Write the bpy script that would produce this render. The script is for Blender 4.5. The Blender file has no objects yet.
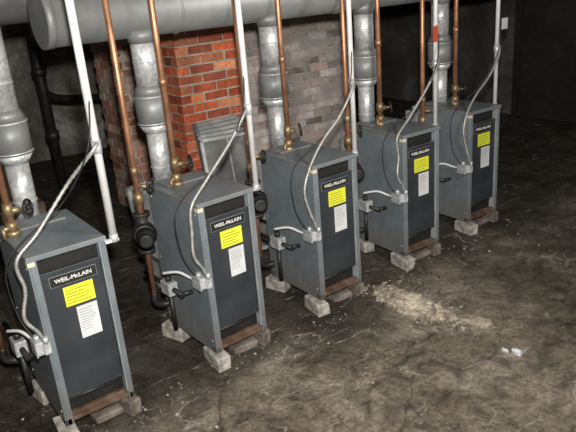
import bpy, bmesh, random
from math import *
from mathutils import Vector, Matrix, noise
random.seed(7)
SC=bpy.context.scene; COL=bpy.context.collection
# ---------------------------------------------------------------- materials
def newmat(name):
    m=bpy.data.materials.new(name); m.use_nodes=True
    nt=m.node_tree; b=nt.nodes["Principled BSDF"]
    return m,nt,b
def ramp(nt,fac,stops):
    r=nt.nodes.new("ShaderNodeValToRGB"); e=r.color_ramp.elements
    while len(e)<len(stops): e.new(0.5)
    for el,(p,c) in zip(e,stops):
        el.position=p; el.color=(c[0],c[1],c[2],1) if not isinstance(c,(int,float)) else (c,c,c,1)
    nt.links.new(fac,r.inputs[0]); return r.outputs[0]
def noise_n(nt,scale,detail=5,rough=.55,coord='Object',dist=0):
    tc=nt.nodes.new("ShaderNodeTexCoord"); n=nt.nodes.new("ShaderNodeTexNoise")
    n.inputs["Scale"].default_value=scale;n.inputs["Detail"].default_value=detail;n.inputs["Roughness"].default_value=rough
    n.inputs["Distortion"].default_value=dist
    nt.links.new(tc.outputs[coord],n.inputs["Vector"]); return n.outputs["Fac"]
def bump(nt,b,fac,st=.3,dist=.01):
    bp=nt.nodes.new("ShaderNodeBump"); bp.inputs["Strength"].default_value=st; bp.inputs["Distance"].default_value=dist
    nt.links.new(fac,bp.inputs["Height"]); nt.links.new(bp.outputs[0],b.inputs["Normal"]); return bp
def mix(nt,fac,a,b,mode='MIX'):
    m=nt.nodes.new("ShaderNodeMix"); m.data_type='RGBA'; m.blend_type=mode
    def s(i,v):
        if isinstance(v,(tuple,list)): m.inputs[i].default_value=(v[0],v[1],v[2],1)
        elif isinstance(v,(int,float)): m.inputs[i].default_value=v
        else: nt.links.new(v,m.inputs[i])
    s(0,fac); s(6,a); s(7,b); return m.outputs[2]
def simple(name,c1,c2,scale=6,rough=.6,metal=0,bst=.15,stops=(.35,.65),detail=5,r2=None):
    m,nt,b=newmat(name)
    f=noise_n(nt,scale,detail)
    nt.links.new(ramp(nt,f,[(stops[0],c1),(stops[1],c2)]),b.inputs["Base Color"])
    b.inputs["Metallic"].default_value=metal; b.inputs["Roughness"].default_value=rough
    if r2 is not None: nt.links.new(ramp(nt,f,[(stops[0],rough),(stops[1],r2)]),b.inputs["Roughness"])
    if bst: bump(nt,b,noise_n(nt,scale*6,4),bst,.004)
    return m
M={}
m,nt,b=newmat("jacket_grey_enamel")
f=noise_n(nt,4,7,.6); h=noise_n(nt,30,5,.7)
c=ramp(nt,f,[(.3,(.128,.155,.175)),(.7,(.180,.208,.226))])
c=mix(nt,.35,c,ramp(nt,noise_n(nt,11,8,.75),[(.35,(.55,.53,.50)),(.6,(1.1,1.1,1.1))]),'MULTIPLY')
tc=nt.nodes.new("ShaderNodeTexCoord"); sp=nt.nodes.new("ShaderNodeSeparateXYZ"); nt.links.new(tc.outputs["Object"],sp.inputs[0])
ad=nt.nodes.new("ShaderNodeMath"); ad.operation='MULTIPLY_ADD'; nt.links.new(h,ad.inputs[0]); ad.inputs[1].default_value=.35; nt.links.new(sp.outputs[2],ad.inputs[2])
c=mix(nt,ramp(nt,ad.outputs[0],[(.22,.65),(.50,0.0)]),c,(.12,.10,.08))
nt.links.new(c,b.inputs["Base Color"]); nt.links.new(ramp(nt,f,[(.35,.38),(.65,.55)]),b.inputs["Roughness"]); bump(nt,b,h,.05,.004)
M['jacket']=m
M['jacket_in']=simple("steel_and_lit_edge",(.25,.28,.30),(.34,.37,.385),7,.42,.1,.04)  # paler grey: painted brightness on lit jacket edges, also plain steel covers
M['panel']=simple("front_panel_charcoal",(.022,.027,.032),(.038,.044,.051),4,.42,0,.05)
M['dark']=simple("recess_shade",(.004,.004,.004),(.012,.010,.009),9,.8)  # near-black colour for the shade inside the boiler openings
M['top']=simple("dusty_rusty_top",(.15,.135,.112),(.25,.175,.11),6,.6,.0,.3,(.42,.58),9)
M['rust']=simple("rusty_burner_tray",(.07,.035,.02),(.16,.11,.075),14,.75,.2,.3)
M['copper']=simple("aged_copper",(.40,.19,.105),(.60,.32,.19),9,.38,.7,.05,r2=.5)
M['brass']=simple("brass_fitting",(.24,.17,.09),(.37,.28,.16),20,.45,.6,.1)
M['white']=simple("painted_white_conduit",(.60,.60,.61),(.78,.78,.78),8,.4,.1,.05)
M['flex']=simple("flexible_steel_conduit",(.26,.26,.25),(.42,.42,.40),30,.42,.4,.05)
M['black']=simple("black_cast_iron",(.010,.010,.010),(.03,.028,.026),14,.5,.1,.2)
M['pump']=simple("circulator_green_iron",(.02,.035,.03),(.05,.04,.03),14,.5,.2,.2)
M['block']=simple("concrete_block_pale",(.20,.19,.165),(.50,.475,.43),18,.85,0,.6)
M['blockd']=simple("dusty_brick_block",(.07,.055,.043),(.22,.19,.165),14,.85,0,.6)
M['wood']=simple("old_timber",(.13,.09,.06),(.24,.18,.12),10,.8,0,.4)
M['yellow']=simple("yellow_sticker",(.66,.68,.03),(.72,.74,.05),4,.5,0,0)
M['paper']=simple("white_paper_label",(.50,.52,.54),(.62,.64,.65),5,.6,0,0)
M['ink']=simple("black_ink",(.012,.012,.012),(.02,.02,.02),5,.5,0,0)
M['cream']=simple("cream_print",(.7,.7,.66),(.75,.75,.7),5,.5,0,0)
M['tape']=simple("cream_tape",(.55,.50,.36),(.62,.56,.42),9,.6,0,0)
M['frame']=simple("pale_metal_frame",(.30,.31,.31),(.46,.47,.46),8,.5,.3,.1)
M['slat']=simple("grey_enamel_sheet",(.10,.105,.108),(.17,.175,.175),8,.5,.2,.1)
M['red']=simple("red_tag",(.45,.05,.02),(.5,.08,.03),8,.5,0,0)
M['rubble']=simple("plaster_rubble",(.20,.18,.155),(.44,.41,.365),30,.9,0,.6)
M['mortar']=simple("mortar_grey",(.34,.305,.27),(.54,.50,.455),18,.9,0,.6)
m,nt,b=newmat("galvanized_steel"); tc=nt.nodes.new("ShaderNodeTexCoord"); v=nt.nodes.new("ShaderNodeTexVoronoi"); v.inputs["Scale"].default_value=60
nt.links.new(tc.outputs["Object"],v.inputs["Vector"])
f=noise_n(nt,7,6); base=ramp(nt,f,[(.3,(.44,.455,.47)),(.7,(.80,.82,.83))])
vb=nt.nodes.new("ShaderNodeRGBToBW"); nt.links.new(v.outputs["Color"],vb.inputs[0])
c=mix(nt,.6,base,ramp(nt,vb.outputs[0],[(.2,(.5,.51,.52)),(.8,(1.,1.,1.))]),'MULTIPLY')
nt.links.new(c,b.inputs["Base Color"]); b.inputs["Metallic"].default_value=.4
nt.links.new(ramp(nt,f,[(.3,.32),(.7,.5)]),b.inputs["Roughness"]); bump(nt,b,noise_n(nt,25,3),.15,.01); M['galv']=m
m,nt,b=newmat("dull_duct_steel")
f=noise_n(nt,4,7,.65); c=ramp(nt,f,[(.3,(.17,.18,.182)),(.7,(.29,.30,.302))]); nt.links.new(c,b.inputs["Base Color"]); b.inputs["Metallic"].default_value=.3; b.inputs["Roughness"].default_value=.5; M['duct']=m
def brickmat(name,dirt,amt,mx=.85):
    m,nt,b=newmat(name); a=nt.nodes.new("ShaderNodeAttribute"); a.attribute_name="Col"
    f=noise_n(nt,4,6,.65); f2=noise_n(nt,38,5,.7)
    c=mix(nt,1.0,a.outputs["Color"],ramp(nt,f2,[(.3,(.6,.6,.6)),(.7,(1.15,1.15,1.15))]),'MULTIPLY')
    c=mix(nt,.5,c,ramp(nt,noise_n(nt,3,7,.7),[(.36,(.45,.42,.40)),(.56,(1.05,1.05,1.05))]),'MULTIPLY')
    c=mix(nt,ramp(nt,f,[(amt,0.0),(amt+.14,mx)]),c,dirt)
    nt.links.new(c,b.inputs["Base Color"]); b.inputs["Roughness"].default_value=.88
    bump(nt,b,f2,.6,.008); return m
M['brick']=brickmat("red_brick",(.44,.34,.28),.62,.45)
M['brickg']=brickmat("whitewashed_brick",(.43,.40,.39),.42,.7)
# floor
m,nt,b=newmat("dusty_damp_concrete")
f=noise_n(nt,1.3,9,.70,dist=.5); g=noise_n(nt,6,10,.78,dist=.4); h=noise_n(nt,45,6,.75)
c=ramp(nt,f,[(.36,(.090,.073,.055)),(.5,(.172,.147,.117)),(.64,(.280,.252,.212))])
c=mix(nt,.9,c,ramp(nt,g,[(.38,(.30,.29,.275)),(.5,(.92,.91,.89)),(.62,(1.35,1.33,1.28))]),'MULTIPLY')
c=mix(nt,.75,c,ramp(nt,h,[(.37,(.45,.45,.45)),(.63,(1.45,1.45,1.45))]),'MULTIPLY')
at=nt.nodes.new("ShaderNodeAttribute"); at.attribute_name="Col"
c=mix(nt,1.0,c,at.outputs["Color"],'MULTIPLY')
tc=nt.nodes.new("ShaderNodeTexCoord")
def scratches(scale,rot,sc,w,mscale,mlo,amt,seed):
    mp=nt.nodes.new("ShaderNodeMapping"); mp.inputs["Rotation"].default_value=(0,0,rot); mp.inputs["Scale"].default_value=sc; mp.inputs["Location"].default_value=(seed,seed*.7,0)
    nt.links.new(tc.outputs["Object"],mp.inputs[0])
    nd=nt.nodes.new("ShaderNodeTexNoise"); nd.inputs["Scale"].default_value=1.8; nd.inputs["Detail"].default_value=4; nt.links.new(mp.outputs[0],nd.inputs["Vector"])
    mv=mix(nt,.5,mp.outputs[0],nd.outputs["Color"],'ADD')
    vo=nt.nodes.new("ShaderNodeTexVoronoi"); vo.feature='DISTANCE_TO_EDGE'; vo.inputs["Scale"].default_value=scale; nt.links.new(mv,vo.inputs["Vector"])
    ln=ramp(nt,vo.outputs["Distance"],[(.0,1.0),(w,0.0)])
    msk=ramp(nt,noise_n(nt,mscale,5,.7),[(mlo,0.0),(mlo+.06,amt)])
    k=nt.nodes.new("ShaderNodeMath"); k.operation='MULTIPLY'; nt.links.new(ln,k.inputs[0]); nt.links.new(msk,k.inputs[1]); return k.outputs[0]
c=mix(nt,scratches(1.3,.9,(1.0,3.6,1),.013,2.6,.49,.85,3),c,(.46,.43,.38))
c=mix(nt,scratches(.8,.3,(1,1.4,1),.010,2.0,.46,.8,15),c,(.030,.024,.019))
c=mix(nt,scratches(1.7,1.2,(1,1.8,1),.018,2.4,.50,.7,25),c,(.04,.033,.026))
nt.links.new(c,b.inputs["Base Color"])
rr=ramp(nt,noise_n(nt,1.6,8,.7),[(.40,.30),(.55,.82)])
nt.links.new(rr,b.inputs["Roughness"])
b1=bump(nt,b,g,1.0,.055); b2=nt.nodes.new("ShaderNodeBump"); b2.inputs["Strength"].default_value=.8; b2.inputs["Distance"].default_value=.008
nt.links.new(h,b2.inputs["Height"]); nt.links.new(b1.outputs[0],b2.inputs["Normal"]); nt.links.new(b2.outputs[0],b.inputs["Normal"])
M['floor']=m
def wallmat(name,a,b_,c_,sc=1.3):
    m,nt,b=newmat(name); f=noise_n(nt,sc,8,.65,dist=.5)
    c=ramp(nt,f,[(.38,a),(.52,b_),(.62,c_)]); h=noise_n(nt,20,6,.7)
    c=mix(nt,.6,c,ramp(nt,h,[(.3,(.6,.6,.6)),(.7,(1.2,1.2,1.2))]),'MULTIPLY')
    nt.links.new(c,b.inputs["Base Color"]); b.inputs["Roughness"].default_value=.85; bump(nt,b,h,.5,.02); return m
M['wall']=wallmat("stained_plaster_wall",(.10,.09,.075),(.22,.205,.185),(.50,.485,.46))
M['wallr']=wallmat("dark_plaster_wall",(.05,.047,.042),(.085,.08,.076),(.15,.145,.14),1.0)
M['doorway_dark']=wallmat("painted_dark_doorway",(.014,.011,.009),(.022,.018,.015),(.032,.027,.022),1.5)  # near-black colour standing for the darkness of an open doorway
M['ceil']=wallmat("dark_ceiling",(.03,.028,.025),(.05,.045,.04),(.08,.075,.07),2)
# ---------------------------------------------------------------- mesh builder
class MB:
    def __init__(s): s.bm=bmesh.new(); s.mats=[]; s.col=s.bm.loops.layers.float_color.new("Col")
    def mi(s,k):
        if k not in s.mats: s.mats.append(k)
        return s.mats.index(k)
    def box(s,x0,x1,y0,y1,z0,z1,k,bev=0,rot=None,jit=0,color=None):
        v=[]
        for z in (z0,z1):
            for x,y in ((x0,y0),(x1,y0),(x1,y1),(x0,y1)):
                p=Vector((x,y,z))
                if jit: p+=Vector((random.uniform(-jit,jit),random.uniform(-jit,jit),random.uniform(-jit,jit)))
                if rot: p=rot@p
                v.append(s.bm.verts.new(p))
        fs=[s.bm.faces.new([v[i] for i in q]) for q in ((0,3,2,1),(4,5,6,7),(0,1,5,4),(1,2,6,5),(2,3,7,6),(3,0,4,7))]
        i=s.mi(k)
        if bev:
            es=list({e for f in fs for e in f.edges})
            r=bmesh.ops.bevel(s.bm,geom=es,offset=bev,segments=1,affect='EDGES',clamp_overlap=True)
            fs=list({f for f in r['faces']}|{f for f in fs if f.is_valid})
        for f in fs:
            f.material_index=i
            if color:
                for l in f.loops: l[s.col]=(*[u**2.2 for u in color],1)
        return fs
    def tube(s,pts,rad,k,seg=14,smooth=0,caps=True,rib=0):
        pts=[Vector(p) for p in pts]; R=rad if isinstance(rad,(list,tuple)) else [rad]*len(pts)
        if smooth:
            q=[];rr=[]
            n=len(pts)
            for i in range(n-1):
                p0=pts[max(i-1,0)];p1=pts[i];p2=pts[i+1];p3=pts[min(i+2,n-1)]
                for j in range(smooth):
                    t=j/smooth
                    q.append(.5*((2*p1)+(p2-p0)*t+(2*p0-5*p1+4*p2-p3)*t*t+(3*p1-p0-3*p2+p3)*t**3)); rr.append(R[i]*(1-t)+R[i+1]*t)
            q.append(pts[-1]); rr.append(R[-1]); pts=q;R=rr
        if rib: R=[r*(1+rib*(1 if i%2 else -1)) for i,r in enumerate(R)]
        i=s.mi(k); rings=[]; nrm=None
        for a,p in enumerate(pts):
            t=(pts[min(a+1,len(pts)-1)]-pts[max(a-1,0)])
            if t.length<1e-9: t=Vector((0,0,1))
            t.normalize()
            if nrm is None: nrm=t.orthogonal().normalized()
            else:
                nrm=(nrm-t*nrm.dot(t))
                nrm=nrm.normalized() if nrm.length>1e-6 else t.orthogonal().normalized()
            b=t.cross(nrm)
            rings.append([s.bm.verts.new(p+(nrm*cos(2*pi*j/seg)+b*sin(2*pi*j/seg))*R[a]) for j in range(seg)])
        for a in range(len(rings)-1):
            for j in range(seg):
                f=s.bm.faces.new((rings[a][j],rings[a][(j+1)%seg],rings[a+1][(j+1)%seg],rings[a+1][j])); f.material_index=i; f.smooth=True
        if caps:
            f=s.bm.faces.new(list(reversed(rings[0])));f.material_index=i
            f=s.bm.faces.new(rings[-1]);f.material_index=i
    def prof(s,base,axis,prof,k,seg=24):
        base=Vector(base);axis=Vector(axis).normalized()
        for (h0,r0),(h1,r1) in zip(prof[:-1],prof[1:]):
            if abs(h1-h0)<1e-6: continue
            s.tube([base+axis*h0,base+axis*h1],[r0,r1],k,seg)
    def torus(s,c,axis,R,r,k,seg=20,sub=8):
        c=Vector(c);axis=Vector(axis).normalized();u=axis.orthogonal().normalized();w=axis.cross(u);i=s.mi(k)
        g=[[s.bm.verts.new(c+(u*cos(2*pi*a/seg)+w*sin(2*pi*a/seg))*(R+r*cos(2*pi*b/sub))+axis*r*sin(2*pi*b/sub)) for b in range(sub)] for a in range(seg)]
        for a in range(seg):
            for b in range(sub):
                f=s.bm.faces.new((g[a][b],g[(a+1)%seg][b],g[(a+1)%seg][(b+1)%sub],g[a][(b+1)%sub]));f.material_index=i;f.smooth=True
    def ell(s,c,rx,ry,rz,k,sub=2,rough=0):
        i=s.mi(k); r=bmesh.ops.create_icosphere(s.bm,subdivisions=sub,radius=1)
        for v in r['verts']:
            q=1+rough*noise.noise(v.co*2.3+Vector(c)*5)
            v.co=Vector((c[0]+v.co.x*rx*q,c[1]+v.co.y*ry*q,c[2]+v.co.z*rz*q))
            for f in v.link_faces: f.material_index=i; f.smooth=not rough
    def handwheel(s,c,axis,R,k='black',stem='brass',l=.05):
        c=Vector(c);axis=Vector(axis).normalized()
        s.torus(c,axis,R,R*.17,k); u=axis.orthogonal().normalized();w=axis.cross(u)
        for a in range(5):
            d=u*cos(2*pi*a/5)+w*sin(2*pi*a/5); s.tube([c,c+d*R],R*.12,k,6)
        s.tube([c-axis*l,c+axis*.008],R*.2,stem,10); s.tube([c-axis*.008,c+axis*.01],R*.3,k,10)
    def done(s,name,parent=None,loc=None,rz=0):
        bmesh.ops.recalc_face_normals(s.bm,faces=s.bm.faces)
        me=bpy.data.meshes.new(name); s.bm.to_mesh(me); s.bm.free()
        for k in s.mats: me.materials.append(M[k])
        o=bpy.data.objects.new(name,me); COL.objects.link(o)
        if parent: o.parent=parent
        if loc: o.location=loc
        o.rotation_euler[2]=rz
        return o
def text(body,size,mat,parent,loc,name,sx=1,bold=0):
    c=bpy.data.curves.new(name,'FONT'); c.body=body; c.size=size; c.align_x='CENTER'; c.align_y='CENTER'; c.extrude=.0004; c.offset=bold
    c.materials.append(M[mat]); o=bpy.data.objects.new(name,c); COL.objects.link(o); o.parent=parent; o.location=loc; o.rotation_euler=(pi/2,0,0); o.scale=(sx,1,1)
    return o
CT=2.6
# ---------------------------------------------------------------- room
b=MB(); b.mi('floor')
def axis(lo,hi,f0,f1,cs,fs):
    a=[];x=lo
    while x<hi-1e-6:
        a.append(x); x+= fs if f0<=x<f1 else cs
    a.append(hi); return a
XS=axis(-2.6,7.15,-.6,4.4,.07,.016); YS=axis(-4.1,5.9,-1.8,.8,.07,.016)
RD=[(2.05,-.50),(1.75,-.62),(1.40,-.66),(1.15,-.80),(.95,-1.05)]
def seg_d(x,y):
    best=9;side=0
    for (ax,ay),(bx,by) in zip(RD[:-1],RD[1:]):
        dx,dy=bx-ax,by-ay; t=max(0,min(1,((x-ax)*dx+(y-ay)*dy)/(dx*dx+dy*dy)))
        px,py=x-ax-dx*t,y-ay-dy*t; d=hypot(px,py)
        if d<best: best=d; side=1 if (dx*py-dy*px)>0 else -1
    return best*side
def sstep(a,b_,x):
    t=max(0,min(1,(x-a)/(b_-a))); return t*t*(3-2*t)
nz=lambda x,y,s,k: noise.noise(Vector((x*s,y*s,k)))
def patch(x,y):
    if not(1.7<x<2.6 and -.8<y<.4): return 0
    n=.20*nz(x,y,9,21)+.20*nz(x,y,22,22)+.10*nz(x,y,50,24)
    u=(y+.21)/.35; v=(x-2.12)/.125
    a=1-sstep(.86,.95,(abs(u)**3+abs(v)**3)**.333+n)
    u=(y+.63)/.10; v=(x-2.23)/.06
    b_=1-sstep(.7,1.0,sqrt(u*u+v*v)+n)
    return max(a,b_*.8)
def fz(x,y):
    z=.012*nz(x,y,.9,1)+.010*nz(x,y,4,3)+.006*nz(x,y,11,5)+.004*nz(x,y,26,6)
    if .7<x<2.4 and -1.5<y<-.2:
        d=seg_d(x+.03*nz(x,y,14,2),y+.03*nz(x,y,14,9)); z+=.022*exp(-(d/.03)**2)*(.7+nz(x,y,9,4))+.010*sstep(-.02,.02,d)
    p=patch(x,y)
    if p: z+=p*(.014+.010*nz(x,y,30,31)+.006*nz(x,y,60,33))
    return z-.019
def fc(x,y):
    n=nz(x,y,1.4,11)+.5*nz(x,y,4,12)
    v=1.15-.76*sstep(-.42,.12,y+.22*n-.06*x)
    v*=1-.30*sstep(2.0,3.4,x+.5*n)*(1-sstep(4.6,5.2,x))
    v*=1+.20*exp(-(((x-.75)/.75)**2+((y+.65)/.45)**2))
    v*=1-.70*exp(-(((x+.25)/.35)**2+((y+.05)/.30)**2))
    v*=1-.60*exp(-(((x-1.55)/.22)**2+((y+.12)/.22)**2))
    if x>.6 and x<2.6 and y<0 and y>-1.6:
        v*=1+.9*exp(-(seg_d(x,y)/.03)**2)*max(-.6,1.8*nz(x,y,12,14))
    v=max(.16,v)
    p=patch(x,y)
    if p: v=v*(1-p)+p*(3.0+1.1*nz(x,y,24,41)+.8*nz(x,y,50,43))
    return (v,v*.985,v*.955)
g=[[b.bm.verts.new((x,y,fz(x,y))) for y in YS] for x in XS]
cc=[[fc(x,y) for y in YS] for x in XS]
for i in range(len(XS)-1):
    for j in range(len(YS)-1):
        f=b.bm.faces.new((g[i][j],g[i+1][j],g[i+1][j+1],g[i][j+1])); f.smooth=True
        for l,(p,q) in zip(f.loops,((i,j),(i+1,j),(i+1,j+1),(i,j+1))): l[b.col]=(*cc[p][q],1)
b.done("floor")
b=MB(); b.box(-2.7,7.25,5.8,6.0,-.1,2.75,'wall'); b.done("wall_back")
b=MB(); b.box(-2.7,-2.5,-4.2,5.8,-.1,2.75,'wall'); b.done("wall_left")
b=MB(); b.box(-2.5,7.25,-4.2,-4.0,-.1,2.75,'wall'); b.done("wall_front")
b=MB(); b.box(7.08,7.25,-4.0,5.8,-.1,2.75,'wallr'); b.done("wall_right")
b=MB()
b.box(7.03,7.07,.6,2.42,0,2.2,'doorway_dark',.004); b.box(7.0,7.07,2.42,2.50,0,2.28,'doorway_dark',.004); b.box(7.0,7.07,.52,.60,0,2.28,'doorway_dark',.004); b.box(7.0,7.07,.60,2.42,2.2,2.28,'doorway_dark',.004)  # framed panel painted as the dark of an opening, wall is solid behind
b.box(7.015,7.03,1.50,1.53,0,2.2,'doorway_dark'); b.tube([(6.99,1.42,1.0),(6.99,1.42,1.15)],.01,'black',8); b.tube([(6.99,1.42,1.02),(7.03,1.42,1.02)],.008,'black',8); b.tube([(6.99,1.42,1.13),(7.03,1.42,1.13)],.008,'black',8)
b.done("dark_doorway_panel_1")
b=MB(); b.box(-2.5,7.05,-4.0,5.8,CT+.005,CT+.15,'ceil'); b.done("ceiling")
def bricks(name,x0,x1,y0,y1,z1,faces,mat,cols,bl=.205,bh=.060,gp=.014):
    b=MB(); t=.007; b.box(x0+t,x1-t,y0+t,y1-t,-.02,z1,'mortar')
    zc=0;n=0
    while zc<z1-bh:
        off=0 if n%2 else -bl/2
        for face in faces:
            L=(x1-x0) if face in('-y','+y') else (y1-y0)
            p=off
            while p<L-.01:
                a=max(p,0);e=min(p+bl,L)
                if e-a>.03:
                    j=random.uniform(-.005,.004); c=random.choice(cols); q=random.uniform(.8,1.2); c=[min(1,u*q) for u in c]
                    if face=='-y': b.box(x0+a,x0+e,y0+j,y0+.09,zc,zc+bh,mat,0,None,.004,c)
                    if face=='-x': b.box(x0+j,x0+.09,y0+a,y0+e,zc,zc+bh,mat,0,None,.004,c)
                    if face=='+x': b.box(x1-.09,x1+j,y0+a,y0+e,zc,zc+bh,mat,0,None,.004,c)
                p+=bl+gp
        zc+=bh+gp;n+=1
    return b.done(name)
red=[(.86,.44,.28),(.90,.50,.33),(.80,.40,.26),(.86,.56,.41),(.68,.37,.27)]
gry=[(.74,.69,.67),(.80,.75,.73),(.64,.59,.57),(.80,.69,.66),(.86,.83,.81)]
pal=[(.72,.56,.48),(.68,.48,.40),(.78,.70,.63)]
bricks("brick_column",1.72,2.34,1.80,2.45,CT-.01,['-y','-x','+x'],'brick',red)
bricks("brick_partition",2.50,3.85,2.25,2.6,CT-.01,['-y','-x','+x'],'brickg',gry)
bricks("brick_pier",1.62,1.92,2.85,3.3,CT-.01,['-y','-x'],'brick',pal)
# ---------------------------------------------------------------- boilers
W=.348;D=.53;H=.85;ZB=.09;ZT=ZB+H
BP=[(0,0,0),(.85,.04,.046),(1.65,.11,.013),(2.48,.19,-.031),(3.28,.28,-.028)]
CN=[(.385,-.015),(1.245,.095),(2.035,.17),(2.865,.25),(3.655,.34)]
def boiler(i):
    x,y,a=BP[i]
    e=bpy.data.objects.new("gas_boiler",None); COL.objects.link(e); e.location=(x,y,0); e.rotation_euler[2]=a
    b=MB()
    t=.010
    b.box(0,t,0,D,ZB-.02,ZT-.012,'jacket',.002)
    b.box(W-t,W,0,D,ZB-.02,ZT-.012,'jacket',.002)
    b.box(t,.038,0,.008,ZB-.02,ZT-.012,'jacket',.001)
    b.box(W-.024,W-t,0,.008,ZB-.02,ZT-.012,'jacket_in',.001)  # right flange coloured paler than the left, as if catching light
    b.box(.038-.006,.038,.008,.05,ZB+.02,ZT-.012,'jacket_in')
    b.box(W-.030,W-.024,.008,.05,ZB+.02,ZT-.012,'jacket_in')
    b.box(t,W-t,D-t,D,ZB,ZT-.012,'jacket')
    b.box(-.004,W+.004,-.004,D+.004,ZT-.012,ZT,'top',.003)
    b.box(-.004,W+.004,-.007,-.003,ZT-.022,ZT-.001,'jacket_in',.001)
    b.box(.02,W-.02,.012,.03,ZT-.030,ZT-.012,'jacket')
    b.box(.05,W-.05,D-.16,D-.01,ZT,ZT+.012,'top',.003)
    for zz in (ZB+.05,ZB+.42,ZT-.06):
        for yy in (.03,D-.03): b.tube([(-.003,yy,zz),(.002,yy,zz)],.005,'galv',8)
    b.done("jacket",e)
    b=MB()
    b.box(.028,W-.026,.055,.065,ZB+.02,ZT-.02,'dark')  # dark sheets painted as the shade in the top slot and bottom gap
    b.box(.034,W-.028,.045,.052,ZT-.1,ZT-.04,'dark')
    b.done("recess_shade_sheet",e)
    b=MB()
    zt=ZT-.105; zb=ZB+.115
    b.box(.038,W-.028,.022,.030,zb,zt,'panel',.002)
    b.box(.038,W-.028,.018,.030,zt-.004,zt+.004,'jacket',.001)
    b.box(.038,W-.028,.016,.030,zb-.006,zb+.004,'panel',.001)
    b.box(.038,.043,.018,.03,zb,zt,'panel');b.box(W-.033,W-.028,.018,.03,zb,zt,'panel')
    b.done("front_panel",e)
    b=MB()
    b.box(.012,W-.012,.01,D-.02,ZB-.015,ZB+.006,'rust',.002)
    b.box(.04,W-.04,.02,.03,ZB+.006,ZB+.025,'rust',.002)
    for k in range(4):
        xx=.075+k*.065; b.tube([(xx,.07,ZB+.055),(xx,.3,ZB+.055)],.016,'rust',10)
    b.tube([(.04,.046,ZB+.085),(W-.04,.046,ZB+.085)],.010,'black',10)
    for xx in (.0,W-.03):
        b.box(xx,xx+.03,0,.04,ZB-.022,ZB+.01,'jacket'); b.box(xx,xx+.03,D-.04,D,ZB-.022,ZB+.01,'jacket')
    b.done("burner_tray",e)
    b=MB(); yf=.0205
    b.box(.076,.288,yf-.001,.022,ZT-.178,ZT-.130,'ink')
    b.box(.0745,.2895,yf-.0002,.022,ZT-.1795,ZT-.1285,'jacket_in')
    b.box(.125,.262,yf-.001,.022,ZT-.290,ZT-.194,'yellow')
    for k in range(5): b.box(.133,.252-random.uniform(0,.04),yf-.0016,.021,ZT-.215-k*.0155,ZT-.2125-k*.0155,'ink')
    b.box(.165,.262,yf-.001,.022,ZT-.468,ZT-.305,'paper')
    for k in range(9): b.box(.174,.250-random.uniform(0,.03),yf-.0014,.021,ZT-.325-k*.013,ZT-.3235-k*.013,'ink')
    b.done("labels",e)
    text("WEIL-McLAIN",.027,'cream',e,(.182,yf-.0012,ZT-.154),"logo_text",1.05,.0004)
    b=MB(); b.box(-.001,.03,-.0015,.0,ZT-.045,ZT-.025,'tape'); b.box(-.0015,0,0,.03,ZT-.045,ZT-.025,'tape'); b.done("tape",e)
    b=MB()
    zj=ZB+.42
    b.box(-.050,-.001,-.012,.065,zj-.032,zj+.032,'galv',.004)
    b.box(-.053,-.047,-.016,.069,zj-.036,zj+.036,'jacket_in',.002)
    b.box(-.02,.012,-.03,-.010,zj-.028,zj+.032,'jacket_in',.003)
    b.tube([(-.03,.03,zj+.03),(-.03,.03,zj+.055)],.014,'galv',10)
    b.tube([(-.03,.065,zj),(-.035,.12,zj),(-.06,.2,zj+.015),(-.10,.30,zj-.01)],.008,'white',8,8)
    b.box(-.09,-.03,.28,.38,zj-.16,zj-.08,'galv',.006); b.tube([(-.06,.33,zj-.16),(-.06,.33,ZB+.03)],.014,'black',12)
    b.tube([(-.06,.18,zj-.12),(-.06,.62,zj-.12)],.014,'black',12); b.tube([(-.06,.33,zj-.08),(-.06,.33,zj-.05)],.018,'black',12)
    b.tube([(-.06,.20,zj-.12),(.01,.18,zj-.12)],.014,'black',12)
    b.done("gas_valve",e)
    b=MB()
    b.box(.03,W-.03,D-.002,D+.17,ZB+.35,ZT-.07,'galv',.01); b.box(.06,W-.06,D,D+.14,ZT-.07,ZT-.03,'galv',.02)
    b.done("flue_collector",e)
    lx=CN[i][0]-x; ly=CN[i][1]-y
    s=random.uniform(-.02,.02); s2=random.uniform(-.03,.03)
    P=[(lx,ly-.014,1.37),(lx-.035,ly-.03,1.31+s2),(lx-.14,.03,1.18+s2),(.10+s,.03,1.05+s),(-.015+s,.02,.93),(-.05-s,.01,.80),(-.05-s2*.5,-.005,.68),(-.025,-.02,.60),(-.005,-.025,zj+.03)]
    b=MB(); b.tube(P,.0085,'flex',10,16,rib=.13)
    b.tube([P[-1],Vector(P[-1])+Vector((0,0,.03))],.012,'galv',10)
    b.tube([P[0],Vector(P[0])+Vector((0,.012,0))],.012,'galv',10)
    b.done("flexible_conduit",e)
    b=MB(); Q=[(lx,ly-.015,1.55),(lx-.06,ly-.05,1.35),(lx-.17,.06,1.12),(.02,.12,.97),(-.07,.12,.86),(-.07,.10,.66),(-.035,.05,zj+.03)]
    b.tube(Q,.0035,'black',6,10); b.done("thermostat_cable",e)
    return e
for i in range(5): boiler(i)
def L2W(i,p):
    x,y,a=BP[i]; return (x+p[0]*cos(a)-p[1]*sin(a), y+p[0]*sin(a)+p[1]*cos(a), p[2])
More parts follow.
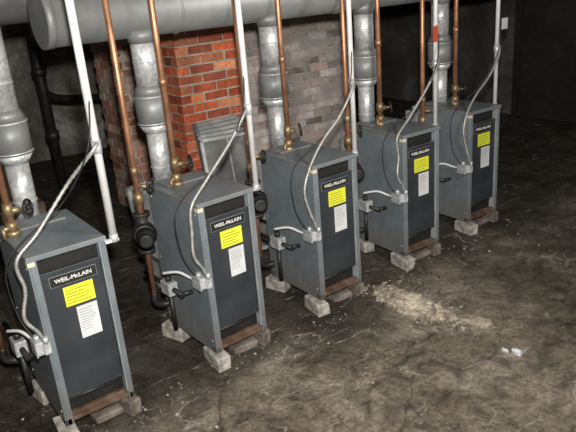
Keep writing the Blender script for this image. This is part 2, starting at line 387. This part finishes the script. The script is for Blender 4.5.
# ---------------------------------------------------------------- flue pipes
FL=[(.19,.66),(.976,.68),(1.84,.70),(2.65,.71),(3.46,.72)]
DZ=1.868;DY=.725;DR=.142
for i,(fx,fy) in enumerate(FL):
    b=MB(); top=DZ-DR+.012 if i else CT
    b.prof((fx,fy,0),(0,0,1),[(ZT-.05,.058),(1.22,.058)],'galv')
    b.prof((fx,fy,0),(0,0,1),[(1.20,.062),(1.25,.092)],'galv')
    b.prof((fx,fy,0),(0,0,1),[(1.25,.094),(1.42,.094),(1.47,.072)],'duct')
    b.prof((fx,fy,0),(0,0,1),[(1.46,.070),(top,.068)],'galv')
    for zz in (1.26,1.41,1.0,1.6): b.torus((fx,fy,zz),(0,0,1),.095 if 1.2<zz<1.45 else (.059 if zz<1.2 else .069),.004,'galv',28,6)
    b.prof((fx,fy,0),(0,0,1),[(ZT-.055,.085),(ZT-.04,.07)],'galv')
    b.done("flue_pipe")
b=MB()
b.tube([(.48,DY,DZ),(6.97,DY,DZ)],DR,'duct',40)
b.tube([(.46,DY,DZ),(.505,DY,DZ)],DR+.006,'duct',40)
for i,(fx,fy) in enumerate(FL[1:]): b.prof((fx,fy,0),(0,0,1),[(DZ-.17,.072),(DZ-.10,.09)],'duct')
for xx in (1.2,2.4,3.9,5.4):
    b.torus((xx,DY,DZ),(1,0,0),DR+.002,.006,'duct',40,6); b.tube([(xx,DY,DZ+DR),(xx,DY,CT)],.006,'galv',8)
b.done("ventilation_duct")
b=MB(); b.tube([(-2.45,1.35,1.98),(1.0,1.35,1.98)],.14,'duct',36); b.tube([(1.0,1.35,1.98),(1.05,1.35,1.98)],.15,'duct',36)
for xx in (-1.5,-.5,.4): b.torus((xx,1.35,1.98),(1,0,0),.142,.006,'duct',36,6); b.tube([(xx,1.35,2.1),(xx,1.35,CT)],.006,'galv',8)
b.done("ventilation_duct")
# ---------------------------------------------------------------- copper pipes
SUP=[(.04,.34),(.94,.42),(1.79,.52),(2.62,.54),(3.44,.55)]
for i,(x,y) in enumerate(SUP):
    b=MB(); r=.0165
    b.tube([(x,y,ZT-.005),(x,y,CT)],r,'copper',16)
    b.prof((x,y,0),(0,0,1),[(ZT,.034),(ZT+.025,.034)],'brass',8)
    b.prof((x,y,0),(0,0,1),[(ZT+.025,.026),(ZT+.07,.026)],'brass',16)
    b.prof((x,y,0),(0,0,1),[(ZT+.10,.024),(ZT+.16,.024)],'brass',16)
    b.prof((x,y,0),(0,0,1),[(ZT+.55,.0205),(ZT+.59,.0205)],'copper',16)
    b.tube([(x,y,ZT+.12),(x+.05,y-.01,ZT+.12)],.015,'brass',12)
    b.handwheel((x+.085,y-.02,ZT+.12),(1,-.8,.2),.038,l=.04)
    b.tube([(x,y,ZT+.04),(x-.045,y-.02,ZT+.045)],.012,'brass',10); b.tube([(x-.045,y-.02,ZT+.05),(x-.045,y-.02,ZT-.0)],.009,'brass',10)
    b.done("copper_supply_pipe")
RET=[(-.11,.54),(.75,.54),(1.505,.54),(2.31,.54),(3.07,.55)]
for i,(x,y) in enumerate(RET):
    b=MB(); r=.0165
    b.tube([(x,y,.30),(x,y,CT)],r,'copper',16)
    b.prof((x,y,0),(0,0,1),[(.86,.027),(.92,.027)],'brass',12); b.prof((x,y,0),(0,0,1),[(1.02,.022),(1.07,.022)],'brass',12)
    b.tube([(x,y,.96),(x+.04,y-.05,.96)],.012,'brass',10)
    b.handwheel((x+.055,y-.065,.96),(.6,-.8,.1),.036,l=.03)
    b.prof((x,y,0),(0,0,1),[(.57,.05),(.585,.05)],'pump',12);b.prof((x,y,0),(0,0,1),[(.79,.05),(.805,.05)],'pump',12)
    b.prof((x,y,0),(0,0,1),[(.58,.032),(.80,.032)],'pump',16)
    b.ell((x,y,.69),.062,.062,.062,'pump',3)
    b.prof((x,y,.69),(-.35,-.93,0),[(.03,.06),(.06,.068),(.07,.05),(.16,.048),(.175,.03)],'black',20)
    b.tube([(x,y,.30),(x,y,.24),(x+.04,y,.21),(x+.09,y-.02,.21)],.02,'black',12,4)
    b.done("copper_return_pipe")
# ---------------------------------------------------------------- white conduits
for i,(x,y) in enumerate(CN):
    b=MB(); b.tube([(x,y,.93),(x,y,CT)],.0155 if i else .018,'white',14)
    b.prof((x,y,0),(0,0,1),[(1.32,.021),(1.38,.021)],'galv',12); b.prof((x,y,0),(0,0,1),[(.905,.02),(.94,.02)],'galv',12)
    b.box(x-.045,x+.02,y-.012,y+.012,.905,.92,'galv',.002)
    if i==4: b.box(x+.012,x+.08,y-.03,y-.027,1.49,1.57,'paper'); b.tube([(x,y-.015,1.58),(x+.05,y-.028,1.57)],.002,'black',6)
    if i==3: b.box(x-.055,x-.012,y-.03,y-.026,1.50,1.60,'red'); b.tube([(x,y-.012,1.61),(x-.03,y-.028,1.595)],.002,'black',6)
    b.done("electrical_conduit")
# ---------------------------------------------------------------- blocks under boilers
def block(x,y,lx,ly,lz,rz,k='block',bev=.006,z=0):
    b=MB(); b.box(-lx/2,lx/2,-ly/2,ly/2,-.02,lz,k,bev,None,.006)
    return b.done("concrete_block",None,(x,y,z),rz)
for i in range(5):
    for (px,py,lx,ly,k) in ((.015,.04,.080,.19,'block'),(W-.02,.06,.070,.14,'blockd'),(.02,D-.06,.085,.16,'block'),(W-.02,D-.06,.10,.18,'blockd')):
        wx,wy,_=L2W(i,(px+random.uniform(-.012,.012),py+random.uniform(-.02,.01),0))
        block(wx,wy,lx,ly,ZB-.026,BP[i][2]+random.uniform(-.3,.3),k)
    wx,wy,_=L2W(i,(W*.62,.07,0)); block(wx,wy,.15,.09,.02,random.uniform(-.1,.1),'blockd')
# ---------------------------------------------------------------- rubble chips
b=MB()
for k in range(140):
    x=2.13+random.gauss(0,.08); y=-.22+random.uniform(-.42,.40)
    s=random.uniform(.003,.010); b.ell((x,y,fz(x,y)+s*.2),s,s*random.uniform(.8,1.6),s*.6,'rubble',1,.6)
b.done("plaster_rubble")
b=MB(); b.ell((2.10,-.98,.0),.018,.03,.022,'paper',2,.6); b.ell((2.07,-.93,.0),.012,.02,.015,'paper',2,.6)
for k in range(620):
    if k<220: x=random.gauss(-.05,.25); y=random.gauss(-.25,.3)
    elif k<460: x=random.uniform(.3,3.9); y=.08*x+random.gauss(-.12,.10)
    else: x=random.uniform(-.3,4.6); y=random.uniform(-1.5,1.2)
    s=random.uniform(.002,.009); b.ell((x,y,fz(x,y)+s*.3),s,s*1.3,s*.7,'rubble' if k%4==0 else 'blockd',1,.5)
b.done("debris_crumbs")
# ---------------------------------------------------------------- leaning frames and clutter
def frame(name,x,y,w,h,tilt,rz,bars=3,k='frame'):
    b=MB(); R=Matrix.Rotation(-tilt,4,'X')
    t=.03
    b.box(0,w,0,.03,0,t,k,.003,R);b.box(0,w,0,.03,h-t,h,k,.003,R);b.box(0,t,0,.03,0,h,k,.003,R);b.box(w-t,w,0,.03,0,h,k,.003,R)
    for q in range(bars): b.box(t+(w-2*t)*(q+1)/(bars+1)-.006,t+(w-2*t)*(q+1)/(bars+1)+.006,.01,.02,t,h-t,k,0,R)
    b.box(.02,w-.02,.022,.028,.02,h-.02,'slat',0,R)
    return b.done(name,None,(x,y,0),rz)
for k in range(5): frame("leaning_metal_frame",1.60+k*.045,1.24+k*.075,.44,.93+k*.012,.22,-.20+k*.06,1)
frame("leaning_metal_frame",1.0,1.15,.30,.75,.15,.3,2)
b=MB(); b.tube([(1.30,4.0,0),(1.30,4.0,CT)],.05,'black',18)
for zz in (.6,1.25,1.9): b.prof((1.30,4.0,0),(0,0,1),[(zz,.068),(zz+.09,.068)],'black',18)
b.tube([(1.30,4.0,1.1),(1.45,4.05,1.0),(1.9,4.2,.92),(2.3,4.4,.9)],.04,'black',14,5)
b.done("iron_drain_pipe")
b=MB(); b.box(.55,.85,3.3,3.6,-.01,CT,'wood',.01); b.box(.50,.90,3.25,3.65,-.01,.2,'wood',.01); b.done("timber_post")
# ---------------------------------------------------------------- camera
yaw=.6124;pt=.3555;ro=-.0834
fh=Vector((sin(yaw),cos(yaw),0)); rt=Vector((cos(yaw),-sin(yaw),0))
fw=fh*cos(pt)+Vector((0,0,-sin(pt))); up=rt.cross(fw)
r2=rt*cos(ro)+up*sin(ro); u2=-rt*sin(ro)+up*cos(ro)
cd=bpy.data.cameras.new("camera"); cam=bpy.data.objects.new("camera",cd); COL.objects.link(cam)
mw=Matrix((r2,u2,-fw)).transposed().to_4x4(); mw.translation=Vector((-.51,-2.68,1.957)); cam.matrix_world=mw
cd.sensor_width=36; cd.lens=633.3*36/576; cd.clip_start=.05; SC.camera=cam
# ---------------------------------------------------------------- lights
def area(name,loc,target,size,power,color,sy=None):
    l=bpy.data.lights.new(name,'AREA'); l.energy=power; l.size=size; l.color=color
    if sy: l.shape='RECTANGLE'; l.size_y=sy
    o=bpy.data.objects.new(name,l); COL.objects.link(o); o.location=loc
    o.rotation_euler=(Vector(target)-Vector(loc)).to_track_quat('-Z','Y').to_euler(); return o
area("work_lamp",(1.9,-2.3,2.35),(1.9,.0,.2),.25,46,(1,.94,.84))
area("camera_flash",(-.42,-2.62,2.12),(1.6,.7,.5),.08,165,(1,.955,.895))
w=bpy.data.worlds.new("world"); SC.world=w; w.use_nodes=True
w.node_tree.nodes["Background"].inputs[0].default_value=(.5,.52,.55,1); w.node_tree.nodes["Background"].inputs[1].default_value=.02
SC.view_settings.view_transform='Standard'
